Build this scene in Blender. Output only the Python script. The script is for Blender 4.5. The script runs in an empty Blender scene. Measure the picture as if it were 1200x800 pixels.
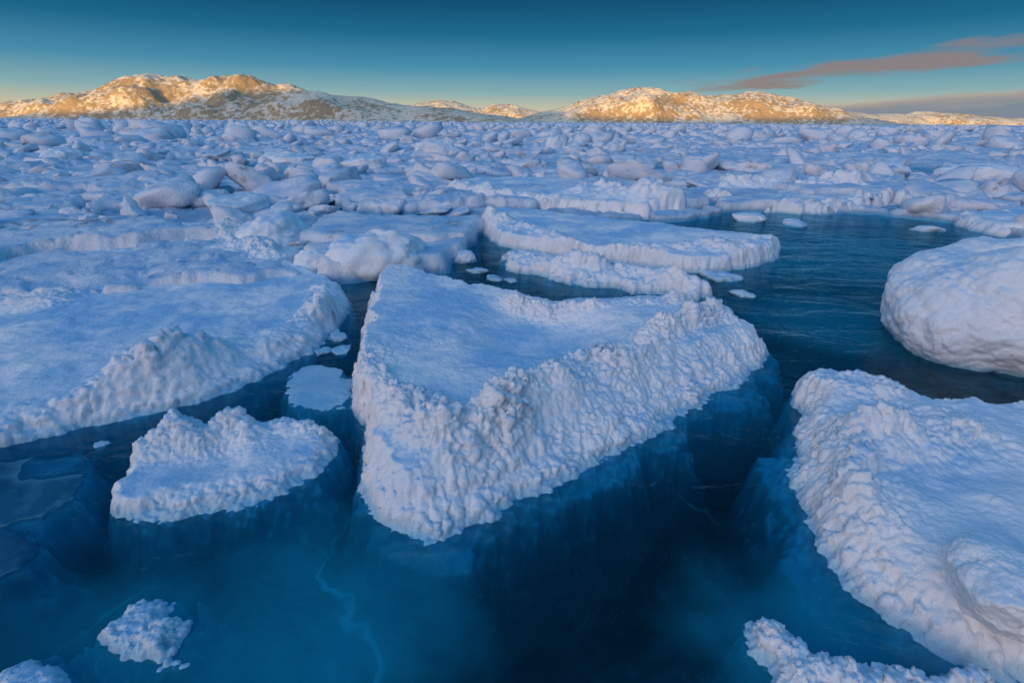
import bpy, math, numpy as np
from mathutils import Matrix, Vector, Euler
F=np.float32
rng=np.random.default_rng(7)
# ---------------------------------------------------------------- camera calibration
H=1.6; PITCH=math.radians(23.27); ROLL=math.radians(0.43); FPX=600.0
Rm=np.array((Matrix.Rotation(math.pi/2-PITCH,3,'X')@Matrix.Rotation(ROLL,3,'Z')))
def ray(px,py):
    return Rm@np.array([(px-600)/FPX,(400-py)/FPX,-1.0])
def G(px,py,z=0.0):
    d=ray(px,py); t=(z-H)/d[2]; return (d[0]*t,d[1]*t)
def GY(px,py,Y):
    d=ray(px,py); t=Y/d[1]; return (d[0]*t,H+d[2]*t)
# ---------------------------------------------------------------- noise
TAB=rng.random((4096,3)).astype(F)
GR=rng.normal(size=(4096,3)).astype(F); GR/=np.linalg.norm(GR,axis=1)[:,None]
def hsh(i,j,k):
    return ((i*73856093)^(j*19349663)^(k*83492791)) & 4095
def perlin(P):
    P=P.astype(F); i=np.floor(P).astype(np.int64); f=P-i; u=f*f*f*(f*(f*6-15)+10); out=0
    for a in (0,1):
        for b in (0,1):
            for c in (0,1):
                g=GR[hsh(i[:,0]+a,i[:,1]+b,i[:,2]+c)]
                d=g[:,0]*(f[:,0]-a)+g[:,1]*(f[:,1]-b)+g[:,2]*(f[:,2]-c)
                w=(u[:,0] if a else 1-u[:,0])*(u[:,1] if b else 1-u[:,1])*(u[:,2] if c else 1-u[:,2])
                out=out+w*d
    return out*1.5
def fbm(P,o=4,g=.5):
    s=0;a=1
    for k in range(o):
        s=s+a*perlin(P*(2.03**k)+k*17.3); a*=g
    return s
def worley(P,flat=False):
    P=P.astype(F); i=np.floor(P).astype(np.int64); f=P-i
    best=np.full(len(P),9,F); bid=np.zeros(len(P),np.int64); b2=np.full(len(P),9,F)
    for a in (-1,0,1):
        for b in (-1,0,1):
            for c in ((0,) if flat else (-1,0,1)):
                h=hsh(i[:,0]+a,i[:,1]+b,i[:,2]+c); r=TAB[h]
                d=(r[:,0]+a-f[:,0])**2+(r[:,1]+b-f[:,1])**2
                if not flat: d=d+(r[:,2]+c-f[:,2])**2
                m=d<best
                b2=np.where(m,best,np.minimum(b2,d)); best=np.where(m,d,best); bid=np.where(m,h,bid)
    return np.sqrt(best),np.sqrt(b2),bid
def billow(P):
    f1,_,_=worley(P); return np.sqrt(np.clip(1-f1*f1,0,1))
def puff(P):
    f1,_,_=worley(P); return np.clip(1-f1*f1,0,1)
def ss(a,b,x):
    t=np.clip((x-a)/(b-a),0,1); return t*t*(3-2*t)
# ---------------------------------------------------------------- mesh helpers
def mk_mesh(name,V,Q,mat,n=4,parent=None,smooth=True):
    me=bpy.data.meshes.new(name)
    V=np.ascontiguousarray(V,dtype=F); Q=np.ascontiguousarray(Q,dtype=np.int32)
    me.vertices.add(len(V)); me.vertices.foreach_set('co',V.ravel())
    me.loops.add(Q.size); me.loops.foreach_set('vertex_index',Q.ravel())
    me.polygons.add(len(Q)); me.polygons.foreach_set('loop_start',np.arange(0,Q.size,n,dtype=np.int32))
    me.polygons.foreach_set('loop_total',np.full(len(Q),n,np.int32))
    me.update(calc_edges=True)
    me.polygons.foreach_set('use_smooth',np.full(len(me.polygons),smooth))
    me.materials.append(mat)
    ob=bpy.data.objects.new(name,me); bpy.context.scene.collection.objects.link(ob)
    if parent: ob.parent=parent
    return ob
def grid_quads(ny,nx):
    I=np.arange(ny*nx).reshape(ny,nx)
    return np.stack([I[:-1,:-1],I[:-1,1:],I[1:,1:],I[1:,:-1]],-1).reshape(-1,4)
def grid_normals(X,Y,Z):
    P=np.stack([X,Y,Z],-1); du=np.gradient(P,axis=1); dv=np.gradient(P,axis=0)
    n=np.cross(du,dv); n/=np.maximum(np.linalg.norm(n,axis=-1,keepdims=True),1e-9); 
    n*=np.sign(n[...,2:3]+1e-9); return n
# ---------------------------------------------------------------- materials
def newmat(name):
    m=bpy.data.materials.new(name); m.use_nodes=True; nt=m.node_tree; nt.nodes.clear(); return m,nt
class NB:
    def __init__(s,nt): s.nt=nt
    def n(s,t,**k):
        x=s.nt.nodes.new(t)
        for a,b in k.items(): setattr(x,a,b)
        return x
    def l(s,a,b): s.nt.links.new(a,b)
    def inp(s,node,key,v):
        if isinstance(v,bpy.types.NodeSocket): s.l(v,node.inputs[key])
        elif v is not None: node.inputs[key].default_value=v
    def math(s,op,a,b=None,c=None,clamp=False):
        x=s.n('ShaderNodeMath',operation=op,use_clamp=clamp); s.inp(x,0,a); s.inp(x,1,b); s.inp(x,2,c); return x.outputs[0]
    def mix(s,f,a,b,bt='MIX'):
        x=s.n('ShaderNodeMix',data_type='RGBA',blend_type=bt); s.inp(x,0,f); s.inp(x,6,a); s.inp(x,7,b); return x.outputs[2]
    def noise(s,v,sc,det=4,ro=.5,dist=0):
        x=s.n('ShaderNodeTexNoise'); s.inp(x,'Vector',v); s.inp(x,'Scale',sc); s.inp(x,'Detail',det); s.inp(x,'Roughness',ro); s.inp(x,'Distortion',dist); return x.outputs[0]
    def ramp(s,f,pts,interp='LINEAR'):
        x=s.n('ShaderNodeValToRGB'); x.color_ramp.interpolation=interp; e=x.color_ramp.elements
        while len(e)>1: e.remove(e[-1])
        e[0].position=pts[0][0]; e[0].color=tuple(pts[0][1])+(1,) if len(pts[0][1])==3 else pts[0][1]
        for p,c in pts[1:]:
            q=e.new(p); q.color=tuple(c)+(1,)
        s.inp(x,0,f); return x.outputs[0]
    def mr(s,v,a,b,c=0.,d=1.,sm=False):
        x=s.n('ShaderNodeMapRange'); 
        if sm: x.interpolation_type='SMOOTHSTEP'
        s.inp(x,0,v); s.inp(x,1,a); s.inp(x,2,b); s.inp(x,3,c); s.inp(x,4,d); return x.outputs[0]
def col(*a): return tuple(a)+(1.,)
def ice_material(name,snow=(.89,.88,.89),blue=(.29,.55,.80),dirt=.0,bump=.6,wet=.07,fine=46,wetc=(.10,.42,.62),low_shade=None,spec=.35):
    m,nt=newmat(name); b=NB(nt)
    geo=b.n('ShaderNodeNewGeometry'); P=geo.outputs['Position']; sp=b.n('ShaderNodeSeparateXYZ'); b.l(P,sp.inputs[0]); z=sp.outputs[2]
    sn=b.n('ShaderNodeSeparateXYZ'); b.l(geo.outputs['Normal'],sn.inputs[0]); nz=sn.outputs[2]
    n1=b.noise(P,1.7,5,.64); n3=b.noise(P,fine,5,.68)
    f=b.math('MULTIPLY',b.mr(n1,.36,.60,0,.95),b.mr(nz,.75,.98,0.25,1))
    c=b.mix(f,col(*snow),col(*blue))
    if low_shade: c=b.mix(b.mr(b.math('ADD',z,b.math('MULTIPLY',b.math('SUBTRACT',n1,.5),.15)),.0,.15,.92,0,True),c,col(*low_shade))   # darker blue painted into low spots, standing in for crevice shade
    if dirt>0:
        d=b.mr(b.noise(P,.9,4,.7),.60,.66,0,dirt); d=b.math('MULTIPLY',d,b.mr(n3,.45,.55)); c=b.mix(d,c,col(.28,.17,.09))
    zz=b.math('ADD',z,b.math('MULTIPLY',b.math('SUBTRACT',n3,.5),.05))
    w=b.mr(zz,0.0,wet,1,0,True)
    c=b.mix(b.math('MULTIPLY',w,.7),c,col(*wetc))
    deep=b.ramp(b.mr(b.math('ADD',z,b.math('MULTIPLY',b.math('SUBTRACT',n1,.5),.05)),-1.0,0.0),[(0,(.000,.006,.014)),(.35,(.000,.018,.032)),(.65,(.001,.07,.12)),(.80,(.004,.19,.30)),(.92,(.03,.46,.62)),(1,(.28,.72,.85))])  # submerged ice painted darker with depth, standing in for light absorbed by water
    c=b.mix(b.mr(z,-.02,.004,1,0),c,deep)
    p=b.n('ShaderNodeBsdfPrincipled'); b.l(c,p.inputs['Base Color'])
    b.inp(p,'Roughness',b.mr(w,0,1,.7,.3)); p.inputs['Specular IOR Level'].default_value=spec
    bp=b.n('ShaderNodeBump'); bp.inputs['Distance'].default_value=.03*28/fine; b.inp(bp,'Strength',b.mr(z,-.03,.02,.0,bump)); b.l(n3,bp.inputs['Height']); b.l(bp.outputs[0],p.inputs['Normal'])
    o=b.n('ShaderNodeOutputMaterial'); b.l(p.outputs[0],o.inputs[0]); return m
M_floe=ice_material('snow_ice')
M_far=ice_material('pack_ice',dirt=.7,snow=(.82,.81,.84),blue=(.28,.51,.75),fine=12,low_shade=(.05,.23,.43))
M_blue=ice_material('glacial_ice',snow=(.02,.15,.25),blue=(.005,.08,.15),wet=.01,bump=.3,wetc=(.01,.12,.20),spec=.1)

def water_material():
    m,nt=newmat('sea_water'); b=NB(nt)
    geo=b.n('ShaderNodeNewGeometry'); P=geo.outputs['Position']
    mp=b.n('ShaderNodeMapping'); mp.inputs['Scale'].default_value=(1,1.8,1); b.l(P,mp.inputs[0])
    n1=b.noise(mp.outputs[0],1.6,5,.62,.6)
    v=b.n('ShaderNodeTexVoronoi',feature='DISTANCE_TO_EDGE'); 
    dn=b.n('ShaderNodeTexNoise'); b.l(P,dn.inputs['Vector']); dn.inputs['Scale'].default_value=2.5; dn.inputs['Detail'].default_value=3
    vm=b.n('ShaderNodeVectorMath',operation='MULTIPLY_ADD'); b.l(dn.outputs['Color'],vm.inputs[0]); vm.inputs[1].default_value=(.55,.55,0); b.l(P,vm.inputs[2])
    b.l(vm.outputs[0],v.inputs['Vector']); v.inputs['Scale'].default_value=.75
    crack=b.math('MULTIPLY',b.mr(v.outputs[0],0,.012,1,0,True),b.mr(dn.outputs[0],.44,.60))
    bp=b.n('ShaderNodeBump'); bp.inputs['Strength'].default_value=.55; bp.inputs['Distance'].default_value=.07; b.l(n1,bp.inputs['Height'])
    fr=b.n('ShaderNodeFresnel'); fr.inputs[0].default_value=1.33; b.l(bp.outputs[0],fr.inputs['Normal'])
    tr=b.n('ShaderNodeBsdfTransparent'); tr.inputs[0].default_value=col(.45,.84,.93)
    gl=b.n('ShaderNodeBsdfGlossy'); gl.inputs['Roughness'].default_value=.08; gl.inputs[0].default_value=col(.50,.85,1.); b.l(bp.outputs[0],gl.inputs['Normal'])
    tot=None
    for px,py,r,aM in [(370,735,.66,.70),(90,800,.60,.60),(930,735,.42,.60),(930,790,.35,.5),(1010,300,2.8,.62),(970,370,1.2,.48)]:
        cx,cy=G(px,py)
        ds=b.n('ShaderNodeVectorMath',operation='DISTANCE'); b.l(vm.outputs[0],ds.inputs[0]); ds.inputs[1].default_value=(cx+.27,cy+.27,0)
        q=b.mr(ds.outputs['Value'],r*.2,r*1.35,aM,0,True); tot=q if tot is None else b.math('MAXIMUM',tot,q)
    n4=b.noise(P,.9,6,.66,.5)
    thick=b.math('MULTIPLY',tot,b.mr(n4,.28,.68,1.25,.45))
    skim=b.math('ADD',b.math('MAXIMUM',b.mr(n4,.40,.75,.02,.30),thick),b.math('MULTIPLY',crack,.28),clamp=True)
    df=b.n('ShaderNodeBsdfDiffuse'); b.l(b.mix(b.math('MULTIPLY',tot,1.6,clamp=True),col(.003,.11,.17),col(.006,.28,.43)),df.inputs[0])
    m1=b.n('ShaderNodeMixShader'); b.l(skim,m1.inputs[0]); b.l(tr.outputs[0],m1.inputs[1]); b.l(df.outputs[0],m1.inputs[2])
    m2=b.n('ShaderNodeMixShader'); b.l(fr.outputs[0],m2.inputs[0]); b.l(m1.outputs[0],m2.inputs[1]); b.l(gl.outputs[0],m2.inputs[2])
    o=b.n('ShaderNodeOutputMaterial'); b.l(m2.outputs[0],o.inputs[0]); return m
M_water=water_material()
def hill_material():
    m,nt=newmat('snowy_rock'); b=NB(nt)
    geo=b.n('ShaderNodeNewGeometry'); P=geo.outputs['Position']
    sn=b.n('ShaderNodeSeparateXYZ'); b.l(geo.outputs['Normal'],sn.inputs[0])
    n1=b.noise(P,.02,4,.65); n2=b.noise(P,.16,5,.7)
    f=b.math('ADD',b.math('MULTIPLY',n1,.8),n2)
    f=b.math('SUBTRACT',f,b.mr(sn.outputs[2],.70,1,-.08,.10))
    rock=b.mr(f,.80,.96,0,.85)
    rc=b.mix(n2,col(.50,.33,.14),col(.20,.13,.07))
    c=b.mix(rock,col(.80,.71,.55),rc)
    p=b.n('ShaderNodeBsdfPrincipled'); b.l(c,p.inputs['Base Color']); p.inputs['Roughness'].default_value=.85
    bp=b.n('ShaderNodeBump'); bp.inputs['Strength'].default_value=.8; bp.inputs['Distance'].default_value=3.; b.l(n2,bp.inputs['Height']); b.l(bp.outputs[0],p.inputs['Normal'])
    o=b.n('ShaderNodeOutputMaterial'); b.l(p.outputs[0],o.inputs[0]); return m
M_hill=hill_material()
m,nt=newmat('sea_bed_silt'); b=NB(nt); p=b.n('ShaderNodeBsdfPrincipled'); geo=b.n('ShaderNodeNewGeometry')
b.l(b.mix(b.noise(geo.outputs[0],.5,3),col(.0,.010,.02),col(.001,.024,.04)),p.inputs['Base Color']); p.inputs['Roughness'].default_value=1.; p.inputs['Specular IOR Level'].default_value=0
o=b.n('ShaderNodeOutputMaterial'); b.l(p.outputs[0],o.inputs[0]); M_bed=m
# ---------------------------------------------------------------- polygon tools
def chaikin(A,k=2):
    A=np.array(A,float)
    for _ in range(k):
        B=np.roll(A,-1,0); A=np.stack([.75*A+.25*B,.25*A+.75*B],1).reshape(-1,A.shape[1])
    return A
def sdf(X,Y,poly):
    d=np.full(X.shape,1e9); ins=np.zeros(X.shape,bool); n=len(poly)
    for k in range(n):
        x0,y0=poly[k][:2]; x1,y1=poly[(k+1)%n][:2]; ex,ey=x1-x0,y1-y0
        t=np.clip(((X-x0)*ex+(Y-y0)*ey)/(ex*ex+ey*ey+1e-12),0,1)
        d=np.minimum(d,(X-x0-t*ex)**2+(Y-y0-t*ey)**2)
        if y0!=y1: ins^=((y0>Y)!=(y1>Y))&(X<(x1-x0)*(Y-y0)/(y1-y0)+x0)
    d=np.sqrt(d); return np.where(ins,d,-d)
def pl_dist(X,Y,pl):
    d=np.full(X.shape,1e9); hh=np.zeros(X.shape)
    for k in range(len(pl)-1):
        x0,y0,h0=pl[k]; x1,y1,h1=pl[k+1]; ex,ey=x1-x0,y1-y0
        t=np.clip(((X-x0)*ex+(Y-y0)*ey)/(ex*ex+ey*ey+1e-12),0,1); q=(X-x0-t*ex)**2+(Y-y0-t*ey)**2
        m=q<d; d=np.where(m,q,d); hh=np.where(m,h0+t*(h1-h0),hh)
    return np.sqrt(d),hh
def floe(name,outline,h,res=.012,ridges=(),dips=(),lump=.03,ls=.10,toplump=.25,skirt=.10,depth=.35,seed=0,mat=None,rag=.06,tilt=(0,0),parent=None,und=.02,pw=1.6,face=.55,foot_w=.07):
    """outline: (px,py,z_est,side_width). ridges: ([(px,py,z,height)],width). dips: (px,py,z,amp,radius)"""
    mat=mat or M_floe
    ol=np.array([G(a,c,z)+(w,) for a,c,z,w in outline]); poly=chaikin(ol)
    x0,y0=poly[:,:2].min(0)-skirt-.2; x1,y1=poly[:,:2].max(0)+skirt+.2
    xs=np.arange(x0,x1,res); ys=np.arange(y0,y1,res); X,Y=np.meshgrid(xs,ys)
    P0=np.stack([X.ravel(),Y.ravel(),np.full(X.size,seed*3.7)],1)
    d=sdf(X,Y,poly)
    d=d+rag*(fbm(P0*2.6,5,.66)).reshape(X.shape)+.012*(fbm(P0*30,2,.6)).reshape(X.shape)
    wn=0;wd=0
    for a in ol:
        q=1/(((X-a[0])**2+(Y-a[1])**2)**1.5+1e-4); wn=wn+q*a[2]; wd=wd+q
    W=wn/wd
    cx,cy=poly[:,0].mean(),poly[:,1].mean()
    und_=fbm(P0*1.6+5,4).reshape(X.shape)
    top=h+tilt[0]*(X-cx)+tilt[1]*(Y-cy)+und*und_
    rough=np.zeros(X.shape)
    wp=P0+.05*np.stack([perlin(P0*6),perlin(P0*6+9),0*P0[:,0]],1)
    bl=(.6*puff(wp/(ls*2.6)+3)+.4*puff(wp/(ls*1.2)+3)).reshape(X.shape); gapn=np.clip(.8+1.0*fbm(P0*1.9+31,3),.15,1.4).reshape(X.shape)
    for pl,wd_ in ridges:
        q=[G(a,c,z)+(hh,) for a,c,z,hh in pl]; dd,hh=pl_dist(X,Y,q)
        dd=dd+wd_*.35*und_
        g=np.exp(-(dd/wd_)**2); top=top+hh*g*(.1+1.35*bl)*gapn; rough=np.maximum(rough,np.exp(-(dd/(wd_*1.2))**2)*(hh>0)*np.clip(gapn,.4,1))
    for a,c,z,amp,r in dips:
        gx,gy=G(a,c,z); q=((X-gx)**2+(Y-gy)**2)/r**2*(1+.3*und_); top=top+amp*np.exp(-q*q)
    t=np.clip(d/np.maximum(W,.03),0,1)
    foot=foot_w*np.clip(.8+fbm(P0*2.2+50,3).reshape(X.shape),.1,1.8)*np.clip(W/.2,.3,1.3)  # thin translucent ice foot just under the surface
    dn=np.clip(-d,0,None)
    Z=np.where(d>0,top*(1-(1-t)**pw),-.022*ss(0,.04,dn)-.05*ss(0,1,dn/(foot+.02))-depth*np.clip((dn-foot)/skirt,0,3)**1.2)
    N=grid_normals(X,Y,Z)
    P=np.stack([X,Y,Z],-1).reshape(-1,3); Nf=N.reshape(-1,3)
    edge=(1-ss(.0,1.15,t))
    rr_=np.clip(np.maximum(rough,edge*face),0,1).ravel()
    amp=(toplump+(1-toplump)*rr_)*ss(-.03,.05,P[:,2])
    mod=np.clip(.65+1.8*fbm(P*2.1+9+seed,3),.05,2.2)
    Q=P+seed*7.1; Q=Q+ls*.3*np.stack([perlin(Q/ls*.8),perlin(Q/ls*.8+5),perlin(Q/ls*.8+11)],1)
    Q2=Q+ls*.12*np.stack([perlin(Q/ls*3),perlin(Q/ls*3+5),perlin(Q/ls*3+11)],1)
    m2=np.clip(mod*.6+.4,.3,1.6)
    D=lump*mod*(puff(Q/ls)-.6)+lump*.6*mod*(puff(Q2/(ls*.45))-.6)+lump*.36*m2*(puff(Q2/(ls*.2))-.6)+lump*.40*fbm(P/(ls*.3),3,.7)
    P=P+Nf*(D*amp)[:,None]
    # horizontal layering of the broken faces
    P=P+Nf*(.014*perlin(np.stack([P[:,0]*2,P[:,1]*2,P[:,2]*26+seed],1))*edge.ravel()*ss(0,.05,P[:,2]))[:,None]
    P[:,2]+=.007*fbm(P0*7,4,.6)*(1-rr_)*ss(.0,.05,P[:,2])
    keep=(d>-(skirt*2.2+foot_w*1.5)).ravel(); Qd=grid_quads(*X.shape); Qd=Qd[keep[Qd].all(1)]
    used=np.zeros(len(P),bool); used[Qd.ravel()]=True; idx=np.cumsum(used)-1
    return mk_mesh(name,P[used],idx[Qd],mat,parent=parent)
# ---------------------------------------------------------------- ice chunks
import bmesh
def ico(s):
    bm=bmesh.new(); bmesh.ops.create_icosphere(bm,subdivisions=s,radius=1); V=np.array([v.co[:] for v in bm.verts]); T=np.array([[v.index for v in f.verts] for f in bm.faces]); bm.free(); return V,T
ICO={s:ico(s) for s in (2,3,4,5,6,7)}
def chunk(s,seed,nplanes=9,soft=14,lump=.10,round_=.0):
    V,T=ICO[s]; r=np.random.default_rng(seed)
    n=r.normal(size=(nplanes,3)); n/=np.linalg.norm(n,axis=1)[:,None]; n=np.concatenate([n,[[0,.1,1],[0,0,-1]]]); dd=np.concatenate([r.uniform(.5,1.,nplanes),[.5,.7]])
    k=np.clip(V@n.T,1e-3,None)/dd
    inv=(k**soft).sum(1)**(1/soft); rad=1/np.maximum(inv,.75)
    rad=rad*(1-round_)+round_*.9
    P=V*rad[:,None]
    D=lump*fbm(P*1.3+seed,3)+lump*.7*(puff(P*2.2+seed)-.6)+(lump*.55*(puff(P*5.+seed)-.6) if s>2 else 0)+(lump*.32*(puff(P*12.+seed)-.6) if s>4 else 0)+(lump*.2*(puff(P*26.+seed)-.6) if s>5 else 0)
    return P+V*D[:,None],T
def single_chunk(name,px,py,z,size,seed,sub=5,mat=None,parent=None,rot=0,lump=.1,round_=0.,soft=14,dz=0):
    P,T=chunk(sub,seed,lump=lump,round_=round_,soft=soft); x,y=G(px,py,z)
    P=P*np.array(size); c,s=math.cos(rot),math.sin(rot); P=np.stack([P[:,0]*c-P[:,1]*s,P[:,0]*s+P[:,1]*c,P[:,2]],1)+np.array([x,y,z+dz])
    return mk_mesh(name,P,T,mat or M_floe,3,parent)
# ---------------------------------------------------------------- pack ice sheet
pack=[G(a,c,0) for a,c in [(-1500,420),(-300,400),(0,380),(300,350),(400,338),(470,330),(520,320),(560,292),(600,262),(700,262),(830,262),(870,250),(1000,252),(1105,262),(1200,290),(1400,330),(2600,520)]]
pack=pack+[(9000,3000),(9000,9000),(-9000,9000),(-9000,1000)]
nr,na=900,700
r=np.exp(np.linspace(math.log(.7),math.log(4500),nr)); a=np.linspace(-math.radians(78),math.radians(78),na)
A,R=np.meshgrid(a,r); X=R*np.sin(A); Y=R*np.cos(A)
d=sdf(X,Y,pack)
P0=np.stack([X.ravel(),Y.ravel(),np.zeros(X.size)],1)
far=ss(3,30,R)
d=d+(.25*fbm(P0*.9,4)).reshape(X.shape)
f1,f2,cid=worley(P0*np.array([.33,.42,1])+.25*np.stack([fbm(P0*.8,3),fbm(P0*.8+7,3),0*P0[:,0]],1),True)
plate=(TAB[cid,0]-.35); edge=ss(0.01,.10,f2-f1)
f1b,f2b,cidb=worley(P0*1.3+.3*fbm(P0*2,2)[:,None],True)
plb=(TAB[cidb,1]-.4)*ss(.02,.12,f2b-f1b)-.5*(1-ss(.0,.12,f2b-f1b))
bil=billow(P0/.55+2); bil2=billow(P0/.2)
rub=np.clip(.5+1.3*fbm(P0*.35+4,3),0,1.6)
Zt=.10+.20*(plate*edge)-.24*(1-edge)+(.12*plb*np.clip(rub,.1,1)+.18*rub*(bil-.5)+.08*rub*(bil2-.5))*(.5+.5*far.ravel())+far.ravel()*.14*fbm(P0*.25,3)
Zt=Zt.reshape(X.shape)
bed=np.full(X.shape,-1.15)
nz=fbm(P0*1.2+3,4).reshape(X.shape)
bed+=.1*nz
Z=bed+(Zt-bed)*ss(-.12,.22,d)
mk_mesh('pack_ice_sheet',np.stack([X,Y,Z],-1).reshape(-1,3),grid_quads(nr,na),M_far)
def plane(name,z,s,mat):
    V=np.array([[-s,-s,z],[s,-s,z],[s,s,z],[-s,s,z]]); return mk_mesh(name,V,[[0,1,2,3]],mat,smooth=False)
plane('sea_water',0,9000,M_water); plane('sea_bed',-3,9000,M_bed)
# ---------------------------------------------------------------- main floes
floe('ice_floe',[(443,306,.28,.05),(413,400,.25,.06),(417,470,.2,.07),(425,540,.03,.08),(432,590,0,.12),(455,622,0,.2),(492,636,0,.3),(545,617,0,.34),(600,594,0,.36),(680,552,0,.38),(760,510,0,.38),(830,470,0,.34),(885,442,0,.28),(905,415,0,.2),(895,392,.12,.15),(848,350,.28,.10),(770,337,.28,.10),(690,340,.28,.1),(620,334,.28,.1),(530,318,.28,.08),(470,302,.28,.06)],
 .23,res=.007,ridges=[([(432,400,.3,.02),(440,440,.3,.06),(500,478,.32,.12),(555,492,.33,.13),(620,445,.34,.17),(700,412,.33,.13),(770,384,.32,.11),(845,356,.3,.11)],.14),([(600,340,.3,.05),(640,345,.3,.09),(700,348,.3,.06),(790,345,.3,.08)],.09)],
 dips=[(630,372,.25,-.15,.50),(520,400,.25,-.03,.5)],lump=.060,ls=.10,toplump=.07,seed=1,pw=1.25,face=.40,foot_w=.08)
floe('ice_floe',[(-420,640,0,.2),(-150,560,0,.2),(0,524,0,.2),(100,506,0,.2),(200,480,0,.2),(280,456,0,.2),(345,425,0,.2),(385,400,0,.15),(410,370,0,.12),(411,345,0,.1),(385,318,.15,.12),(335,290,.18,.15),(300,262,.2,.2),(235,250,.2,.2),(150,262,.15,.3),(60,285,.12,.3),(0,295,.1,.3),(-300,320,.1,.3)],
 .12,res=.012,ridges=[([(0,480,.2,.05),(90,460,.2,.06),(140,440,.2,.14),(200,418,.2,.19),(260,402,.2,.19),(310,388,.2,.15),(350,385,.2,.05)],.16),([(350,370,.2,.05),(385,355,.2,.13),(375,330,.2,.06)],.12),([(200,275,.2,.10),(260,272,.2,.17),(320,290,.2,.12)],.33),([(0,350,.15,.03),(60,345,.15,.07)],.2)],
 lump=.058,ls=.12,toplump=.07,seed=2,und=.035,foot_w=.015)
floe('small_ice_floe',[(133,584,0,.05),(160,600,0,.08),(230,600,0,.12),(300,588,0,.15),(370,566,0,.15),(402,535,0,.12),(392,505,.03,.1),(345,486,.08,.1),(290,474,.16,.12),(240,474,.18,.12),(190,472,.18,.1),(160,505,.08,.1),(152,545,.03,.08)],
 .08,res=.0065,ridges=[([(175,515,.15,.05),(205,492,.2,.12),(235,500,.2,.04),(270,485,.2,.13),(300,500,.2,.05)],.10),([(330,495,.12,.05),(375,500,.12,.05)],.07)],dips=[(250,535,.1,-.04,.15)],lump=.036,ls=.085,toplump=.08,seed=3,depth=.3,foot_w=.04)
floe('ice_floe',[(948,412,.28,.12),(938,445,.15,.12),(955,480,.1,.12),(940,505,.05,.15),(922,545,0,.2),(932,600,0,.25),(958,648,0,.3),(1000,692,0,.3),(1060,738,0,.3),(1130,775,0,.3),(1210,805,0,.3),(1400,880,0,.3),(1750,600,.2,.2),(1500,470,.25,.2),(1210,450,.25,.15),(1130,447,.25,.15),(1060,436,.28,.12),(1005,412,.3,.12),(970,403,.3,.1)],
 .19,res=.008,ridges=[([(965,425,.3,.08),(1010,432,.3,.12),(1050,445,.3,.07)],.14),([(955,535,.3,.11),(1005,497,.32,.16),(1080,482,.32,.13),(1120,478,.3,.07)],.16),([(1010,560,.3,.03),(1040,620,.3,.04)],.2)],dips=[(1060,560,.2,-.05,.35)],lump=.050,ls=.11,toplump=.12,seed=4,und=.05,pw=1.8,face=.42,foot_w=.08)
single_chunk('ice_boulder',1172,402,0,(1.0,.85,.82),23,7,rot=.3,lump=.08,round_=.65,soft=8,dz=.20)
single_chunk('ice_boulder',1168,700,.2,(.16,.2,.16),31,6,lump=.12,round_=.4,dz=.04)
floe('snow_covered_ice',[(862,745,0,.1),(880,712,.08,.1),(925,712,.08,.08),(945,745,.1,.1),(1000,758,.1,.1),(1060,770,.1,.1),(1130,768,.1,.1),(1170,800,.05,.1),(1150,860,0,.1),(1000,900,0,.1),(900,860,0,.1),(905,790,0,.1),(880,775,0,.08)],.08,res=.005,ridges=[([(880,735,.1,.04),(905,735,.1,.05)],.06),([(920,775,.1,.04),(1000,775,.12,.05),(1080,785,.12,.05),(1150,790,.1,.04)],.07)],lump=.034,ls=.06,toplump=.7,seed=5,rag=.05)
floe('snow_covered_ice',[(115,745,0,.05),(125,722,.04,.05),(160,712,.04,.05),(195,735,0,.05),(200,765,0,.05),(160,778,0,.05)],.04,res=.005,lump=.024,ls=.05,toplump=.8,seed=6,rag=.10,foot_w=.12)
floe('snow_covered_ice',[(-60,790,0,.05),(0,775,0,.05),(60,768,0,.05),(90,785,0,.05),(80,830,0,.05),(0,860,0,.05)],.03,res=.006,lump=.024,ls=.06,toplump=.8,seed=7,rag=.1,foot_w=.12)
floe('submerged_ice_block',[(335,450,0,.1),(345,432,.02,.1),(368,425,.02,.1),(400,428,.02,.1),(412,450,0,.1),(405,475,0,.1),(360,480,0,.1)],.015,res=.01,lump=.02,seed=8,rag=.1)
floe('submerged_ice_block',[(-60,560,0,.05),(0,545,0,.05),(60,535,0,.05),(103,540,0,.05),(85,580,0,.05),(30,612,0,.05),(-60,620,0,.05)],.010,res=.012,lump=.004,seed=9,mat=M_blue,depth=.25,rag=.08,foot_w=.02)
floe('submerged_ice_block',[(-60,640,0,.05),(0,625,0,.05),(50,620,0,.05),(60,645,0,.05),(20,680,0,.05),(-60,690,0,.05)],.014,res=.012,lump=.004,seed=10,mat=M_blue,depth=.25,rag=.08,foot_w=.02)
# tabular slabs behind
floe('ice_slab',[(562,262,.0,.08),(572,285,0,.08),(640,300,0,.1),(720,308,0,.1),(800,320,0,.1),(870,318,0,.1),(915,302,0,.1),(912,280,.12,.1),(870,268,.2,.1),(800,262,.2,.1),(700,250,.2,.1),(620,240,.22,.1),(575,235,.25,.1)],.17,res=.017,ridges=[([(568,245,.3,.12),(600,265,.2,.10),(700,290,.2,.04),(850,290,.2,.08),(905,280,.2,.12)],.22)],lump=.065,ls=.2,toplump=.12,seed=13)
floe('ice_slab',[(585,300,0,.1),(600,318,0,.1),(650,330,0,.1),(720,338,0,.1),(800,350,0,.1),(842,350,0,.1),(838,335,.1,.1),(780,318,.1,.1),(700,300,.15,.1),(640,287,.18,.1),(600,285,.15,.1)],.10,res=.014,ridges=[([(600,292,.2,.06),(660,300,.2,.11),(740,315,.15,.08),(830,335,.1,.06)],.16)],lump=.06,ls=.15,toplump=.3,seed=14,rag=.12)
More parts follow.
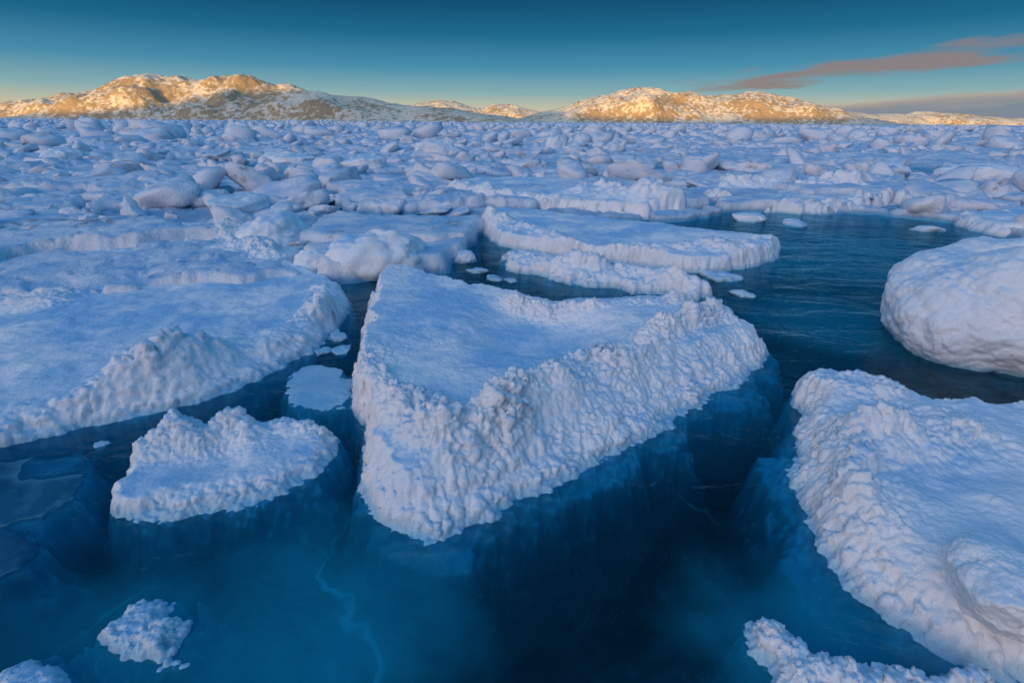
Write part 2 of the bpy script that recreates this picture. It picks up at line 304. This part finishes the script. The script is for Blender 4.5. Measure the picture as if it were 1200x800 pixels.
floe('ice_slab',[(520,232,0,.15),(560,240,0,.15),(650,248,0,.15),(740,258,0,.15),(800,254,0,.15),(800,235,.2,.15),(760,218,.25,.15),(640,205,.25,.15),(530,208,.25,.15)],.24,res=.035,ridges=[([(530,215,.3,.10),(640,230,.3,.04),(740,240,.3,.06)],.4),([(700,222,.3,.18),(795,235,.3,.22)],.5)],lump=.12,ls=.33,toplump=.15,seed=15,skirt=.2,rag=.15)
floe('ice_slab',[(815,232,0,.2),(880,248,0,.2),(960,253,0,.2),(1060,244,0,.2),(1065,225,.1,.2),(980,212,.2,.2),(880,208,.2,.2),(830,215,.2,.2)],.08,res=.035,ridges=[([(820,228,.1,.2),(880,242,.1,.24),(960,247,.1,.24),(1055,236,.1,.18)],.3),([(840,214,.2,.3),(920,212,.2,.15),(1000,216,.2,.3)],.4)],lump=.13,ls=.33,toplump=.15,seed=16,skirt=.2,rag=.15)
floe('ice_slab',[(1115,262,0,.2),(1150,275,0,.2),(1215,282,0,.2),(1400,300,0,.2),(1350,240,.2,.2),(1200,238,.2,.2),(1130,250,.15,.2)],.2,res=.03,lump=.11,ls=.3,toplump=.25,seed=17,skirt=.2,rag=.12)
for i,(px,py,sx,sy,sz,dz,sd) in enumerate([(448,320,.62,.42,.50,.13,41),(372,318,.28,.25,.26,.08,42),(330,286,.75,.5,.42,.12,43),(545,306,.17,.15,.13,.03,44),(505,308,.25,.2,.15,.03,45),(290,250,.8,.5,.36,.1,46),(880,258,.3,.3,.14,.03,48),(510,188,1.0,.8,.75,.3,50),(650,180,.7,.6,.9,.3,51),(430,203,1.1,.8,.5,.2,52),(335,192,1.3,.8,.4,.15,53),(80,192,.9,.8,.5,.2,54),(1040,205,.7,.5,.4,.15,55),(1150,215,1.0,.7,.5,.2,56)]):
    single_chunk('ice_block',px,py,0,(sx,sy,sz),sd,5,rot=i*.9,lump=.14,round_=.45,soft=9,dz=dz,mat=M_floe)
# brash ice drifting in the leads (one object)
bv=[];bt=[];bo=0; g=np.random.default_rng(77)
for px,py,s in [(395,395,.10),(378,412,.06),(402,410,.06),(388,380,.05),(845,326,.15),(868,345,.10),(560,318,.10),(578,326,.08),(600,330,.07),(1085,270,.2),(925,262,.2),(120,520,.03)]:
    V,T=chunk(4,900+len(bv),lump=.2,round_=.1); x,y=G(px,py,0); rt=g.uniform(0,6.28); c_,s_=math.cos(rt),math.sin(rt)
    V=V*np.array([s*g.uniform(1.,1.5),s,s*.7]); V=np.stack([V[:,0]*c_-V[:,1]*s_,V[:,0]*s_+V[:,1]*c_,V[:,2]],1)+np.array([x,y,-.05*s]); bv.append(V); bt.append(T+bo); bo+=len(V)
mk_mesh('brash_ice',np.concatenate(bv),np.concatenate(bt),M_floe,3)
# ---------------------------------------------------------------- rubble field (one object)
VS=[];TS=[];off=0
def scatter(n,r0,r1,s0,s1,sub,seed,pw=1.0,dens=True):
    global off
    g=np.random.default_rng(seed); var=[chunk(sub,seed*50+k,lump=.20,round_=.10,soft=18) for k in range(18)]
    u=g.random(n*3); rr=(r0**pw+u*(r1**pw-r0**pw))**(1/pw); aa=g.uniform(-math.radians(56),math.radians(56),n*3)
    x=rr*np.sin(aa); y=rr*np.cos(aa); dd=sdf(x,y,pack)
    PP=np.stack([x,y,0*x],1); dn=fbm(PP*(.35 if r1<60 else .08)+4,3)
    ok=(dd>.35)&((g.random(n*3)<np.clip(.6+1.3*dn,.1,1)) if dens else True)
    for pp in KEEP: ok&=sdf(x,y,pp)<.05
    for k in np.nonzero(ok)[0][:n]:
        V,T=var[g.integers(18)]; s=s0*(s1/s0)**(g.random()**1.8); fl=g.uniform(.4,1.)
        S=np.array([s*g.uniform(.8,1.4),s*g.uniform(.7,1.1),s*fl*.9])
        E=np.array(Euler((g.normal()*.3,g.normal()*.3,g.uniform(0,6.28))).to_matrix())
        VS.append((V*S)@E.T+np.array([x[k],y[k],S[2]*g.uniform(.3,.75)])); TS.append(T+off); off+=len(V)
KEEP=[[G(a,c,.15) for a,c in q] for q in ([(560,235),(562,290),(860,335),(920,300),(870,265)],[(520,205),(520,240),(740,260),(805,250),(800,215)],[(815,215),(860,250),(960,255),(1065,245),(1060,215)],[(-400,300),(-400,500),(0,500),(400,400),(410,330),(240,252)],[(380,270),(380,330),(520,330),(520,270)])]
scatter(750,5.5,16,.05,.34,4,1)
scatter(2500,12,45,.12,.60,3,2,1.4)
scatter(4500,40,330,.35,1.4,2,3,1.25)
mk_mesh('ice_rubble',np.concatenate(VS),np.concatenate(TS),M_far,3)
# ---------------------------------------------------------------- hills
def hill(name,sil,Yd,wf,wb,seed,rough=.1,nx=420,ny=110,raw=False,sc=1.):
    pts=np.array(sil if raw else [GY(a,c,Yd) for a,c in sil]); xs=np.linspace(pts[0,0],pts[-1,0],nx); Zs=np.interp(xs,pts[:,0],pts[:,1]-0)
    ys=np.linspace(Yd-wf,Yd+wb,ny); X,Y=np.meshgrid(xs,ys); 
    P=np.stack([X.ravel(),Y.ravel(),np.full(X.size,seed*31.)],1)
    wob=(fbm(P/(wf*.8)+2,3).reshape(X.shape))*wf*.25
    v=np.where(Y<Yd,(Yd-Y+wob*ss(0,.3*wf,Yd-Y))/wf,(Y-Yd)/wb); prof=np.clip(1-np.clip(v,0,1)**1.5,0,1)
    prof=prof*ss(1.0,.75,(Yd-Y)/wf)
    Zm=Zs[None,:]
    n=fbm(P/(60.*sc),6,.55).reshape(X.shape); rd=(billow(P/(38*sc)).reshape(X.shape)-.6)
    Z=Zm*prof+ (n*rough*.8+rd*rough*.8)*np.minimum(Zm,60)*ss(0,.4,prof)
    Z=Z-1*(1-ss(0,.04,prof))
    return mk_mesh(name,np.stack([X,Y,Z],-1).reshape(-1,3),grid_quads(ny,nx),M_hill)
hill('snowy_hill',[(60,141),(90,132),(115,120),(135,105),(160,93),(185,88),(215,91),(240,98),(262,92),(285,91),(310,99),(340,105),(380,112),(420,117),(450,122),(500,126),(550,131),(620,141)],700,110,200,1,.22)
hill('distant_hill',[(-120,134),(-40,130),(0,127),(40,119),(70,114),(95,112),(120,114),(150,125),(190,140)],1000,130,200,2,.2)
hill('distant_hill',[(440,139),(480,125),(510,118),(530,120),(550,126),(565,127),(580,122),(600,123),(620,128),(660,139)],1500,150,250,3,.15)
hill('snowy_hill',[(600,141),(650,129),(690,117),(720,109),(760,106),(800,108),(830,113),(860,112),(880,110),(910,112),(940,122),(970,131),(1000,138),(1040,146)],900,110,200,4,.18)
hill('distant_hill',[(930,144),(980,130),(1020,135),(1060,133),(1090,131),(1130,135),(1180,139),(1240,138),(1320,150)],1400,120,200,5,.15)
SEL=math.radians(3.6); SAZ=math.radians(-16)
def need(X,Yh,thr):
    dd=(Yh+600); return (X+math.tan(SAZ)*dd, thr+dd/math.cos(SAZ)*math.tan(SEL))
rp=[need(*t) for t in [(-900,900,0),(-520,700,0),(-440,700,0),(-380,700,8),(-300,700,30),(-100,700,36),(0,900,26),(60,900,18),(110,900,2),(300,900,0),(600,1000,0),(900,1200,0)]]
rp=sorted([(-3000,60),(-1800,80)]+rp+[(1600,110),(2600,60)])
hill('shadow_ridge',rp,-600,260,250,9,.03,nx=500,raw=True)  # unseen ridge behind the camera, outline shaped to shade foreground and lower hills
# ---------------------------------------------------------------- sun + sky
sd=bpy.data.lights.new('sun','SUN'); sd.energy=5.0; sd.angle=math.radians(.5); sd.color=(1.,.54,.05)
so=bpy.data.objects.new('sun',sd); bpy.context.scene.collection.objects.link(so)
S=Vector((math.sin(SAZ)*math.cos(SEL),-math.cos(SAZ)*math.cos(SEL),math.sin(SEL)))
so.rotation_euler=S.to_track_quat('Z','Y').to_euler()
w=bpy.data.worlds.new('World'); bpy.context.scene.world=w; w.use_nodes=True; nt=w.node_tree; nt.nodes.clear(); b=NB(nt)
tc=b.n('ShaderNodeTexCoord'); sx=b.n('ShaderNodeSeparateXYZ'); b.l(tc.outputs['Generated'],sx.inputs[0]); x,y,z=sx.outputs
sky=b.n('ShaderNodeTexSky',sky_type='NISHITA',sun_disc=False); sky.sun_elevation=SEL; sky.sun_rotation=math.atan2(S.x,S.y)
az=b.math('ARCTAN2',x,y)
base=b.ramp(b.mr(z,-.1,1.0),[(0,(.03,.09,.16)),(.085,(.34,.32,.30)),(.098,(.62,.50,.35)),(.112,(.50,.48,.37)),(.132,(.23,.38,.42)),(.165,(.06,.23,.37)),(.21,(.006,.10,.21)),(.25,(.000,.042,.11)),(.29,(.000,.038,.10)),(.38,(.010,.10,.24)),(.6,(.018,.21,.47)),(1,(.025,.27,.62))])
cv=b.n('ShaderNodeCombineXYZ'); b.l(b.math('MULTIPLY',az,5.),cv.inputs[0]); b.l(b.math('MULTIPLY',b.math('SUBTRACT',z,b.math('MULTIPLY',az,.05)),42.),cv.inputs[1])
cn=b.noise(cv.outputs[0],1.1,6,.6,.3)
elc=b.math('SUBTRACT',z,b.math('MULTIPLY',b.math('SUBTRACT',az,.6),.09))
m1=b.math('MULTIPLY',b.mr(elc,.050,.075,0,1,True),b.mr(elc,.085,.115,1,0,True)); m1=b.math('MULTIPLY',m1,b.mr(az,.05,.5,0.,1.,True)); m1=b.math('MULTIPLY',m1,b.mr(az,1.3,1.6,1,0))
wisp=b.mr(b.math('ADD',cn,b.math('MULTIPLY',m1,.38)),.70,.94,0,.85,True)
c=b.mix(wisp,base,col(.27,.16,.15))
top=b.math('ADD',b.math('MULTIPLY',b.math('SUBTRACT',az,.28),.075),.012); top=b.math('MINIMUM',top,.05); top=b.math('ADD',top,b.math('MULTIPLY',b.math('SUBTRACT',cn,.5),.035))
dl=b.math('SUBTRACT',top,z); bank=b.math('MULTIPLY',b.mr(dl,-.002,.010,0,.85,True),b.mr(az,.2,.4)); bank=b.math('MULTIPLY',bank,b.mr(az,1.3,1.6,1,0))
bc=b.mix(b.mr(dl,0,.022),col(.50,.32,.26),col(.14,.19,.29))
c=b.mix(bank,c,bc)
# afterglow: the sunward part of the sky is brighter and warmer
GD=Vector((math.sin(SAZ-.35)*.93,-math.cos(SAZ-.35)*.93,.33)).normalized()
dv=b.n('ShaderNodeVectorMath',operation='DOT_PRODUCT'); b.l(tc.outputs['Generated'],dv.inputs[0]); dv.inputs[1].default_value=GD
gl=b.math('POWER',b.mr(dv.outputs['Value'],0,1),6)
glow=b.mix(gl,col(0,0,0),col(2.4,1.82,1.55))
c=b.mix(1.,c,glow,'ADD')
bg1=b.n('ShaderNodeBackground'); b.l(c,bg1.inputs[0]); bg1.inputs[1].default_value=1.
bg2=b.n('ShaderNodeBackground'); b.l(b.mix(1.,sky.outputs[0],col(.10,.5,1.),'MULTIPLY'),bg2.inputs[0]); bg2.inputs[1].default_value=.03
ad=b.n('ShaderNodeAddShader'); b.l(bg1.outputs[0],ad.inputs[0]); b.l(bg2.outputs[0],ad.inputs[1]); o=b.n('ShaderNodeOutputWorld'); b.l(ad.outputs[0],o.inputs[0])
# ---------------------------------------------------------------- camera
cd=bpy.data.cameras.new('camera'); cd.lens=18; cd.sensor_width=36; cd.clip_end=20000; cd.clip_start=.05
co=bpy.data.objects.new('camera',cd); bpy.context.scene.collection.objects.link(co)
Mx=Matrix.Rotation(math.pi/2-PITCH,4,'X')@Matrix.Rotation(ROLL,4,'Z'); Mx.translation=(0,0,H); co.matrix_world=Mx
sc=bpy.context.scene; sc.camera=co; sc.view_settings.view_transform='Standard'; sc.view_settings.look='None'; sc.view_settings.exposure=0
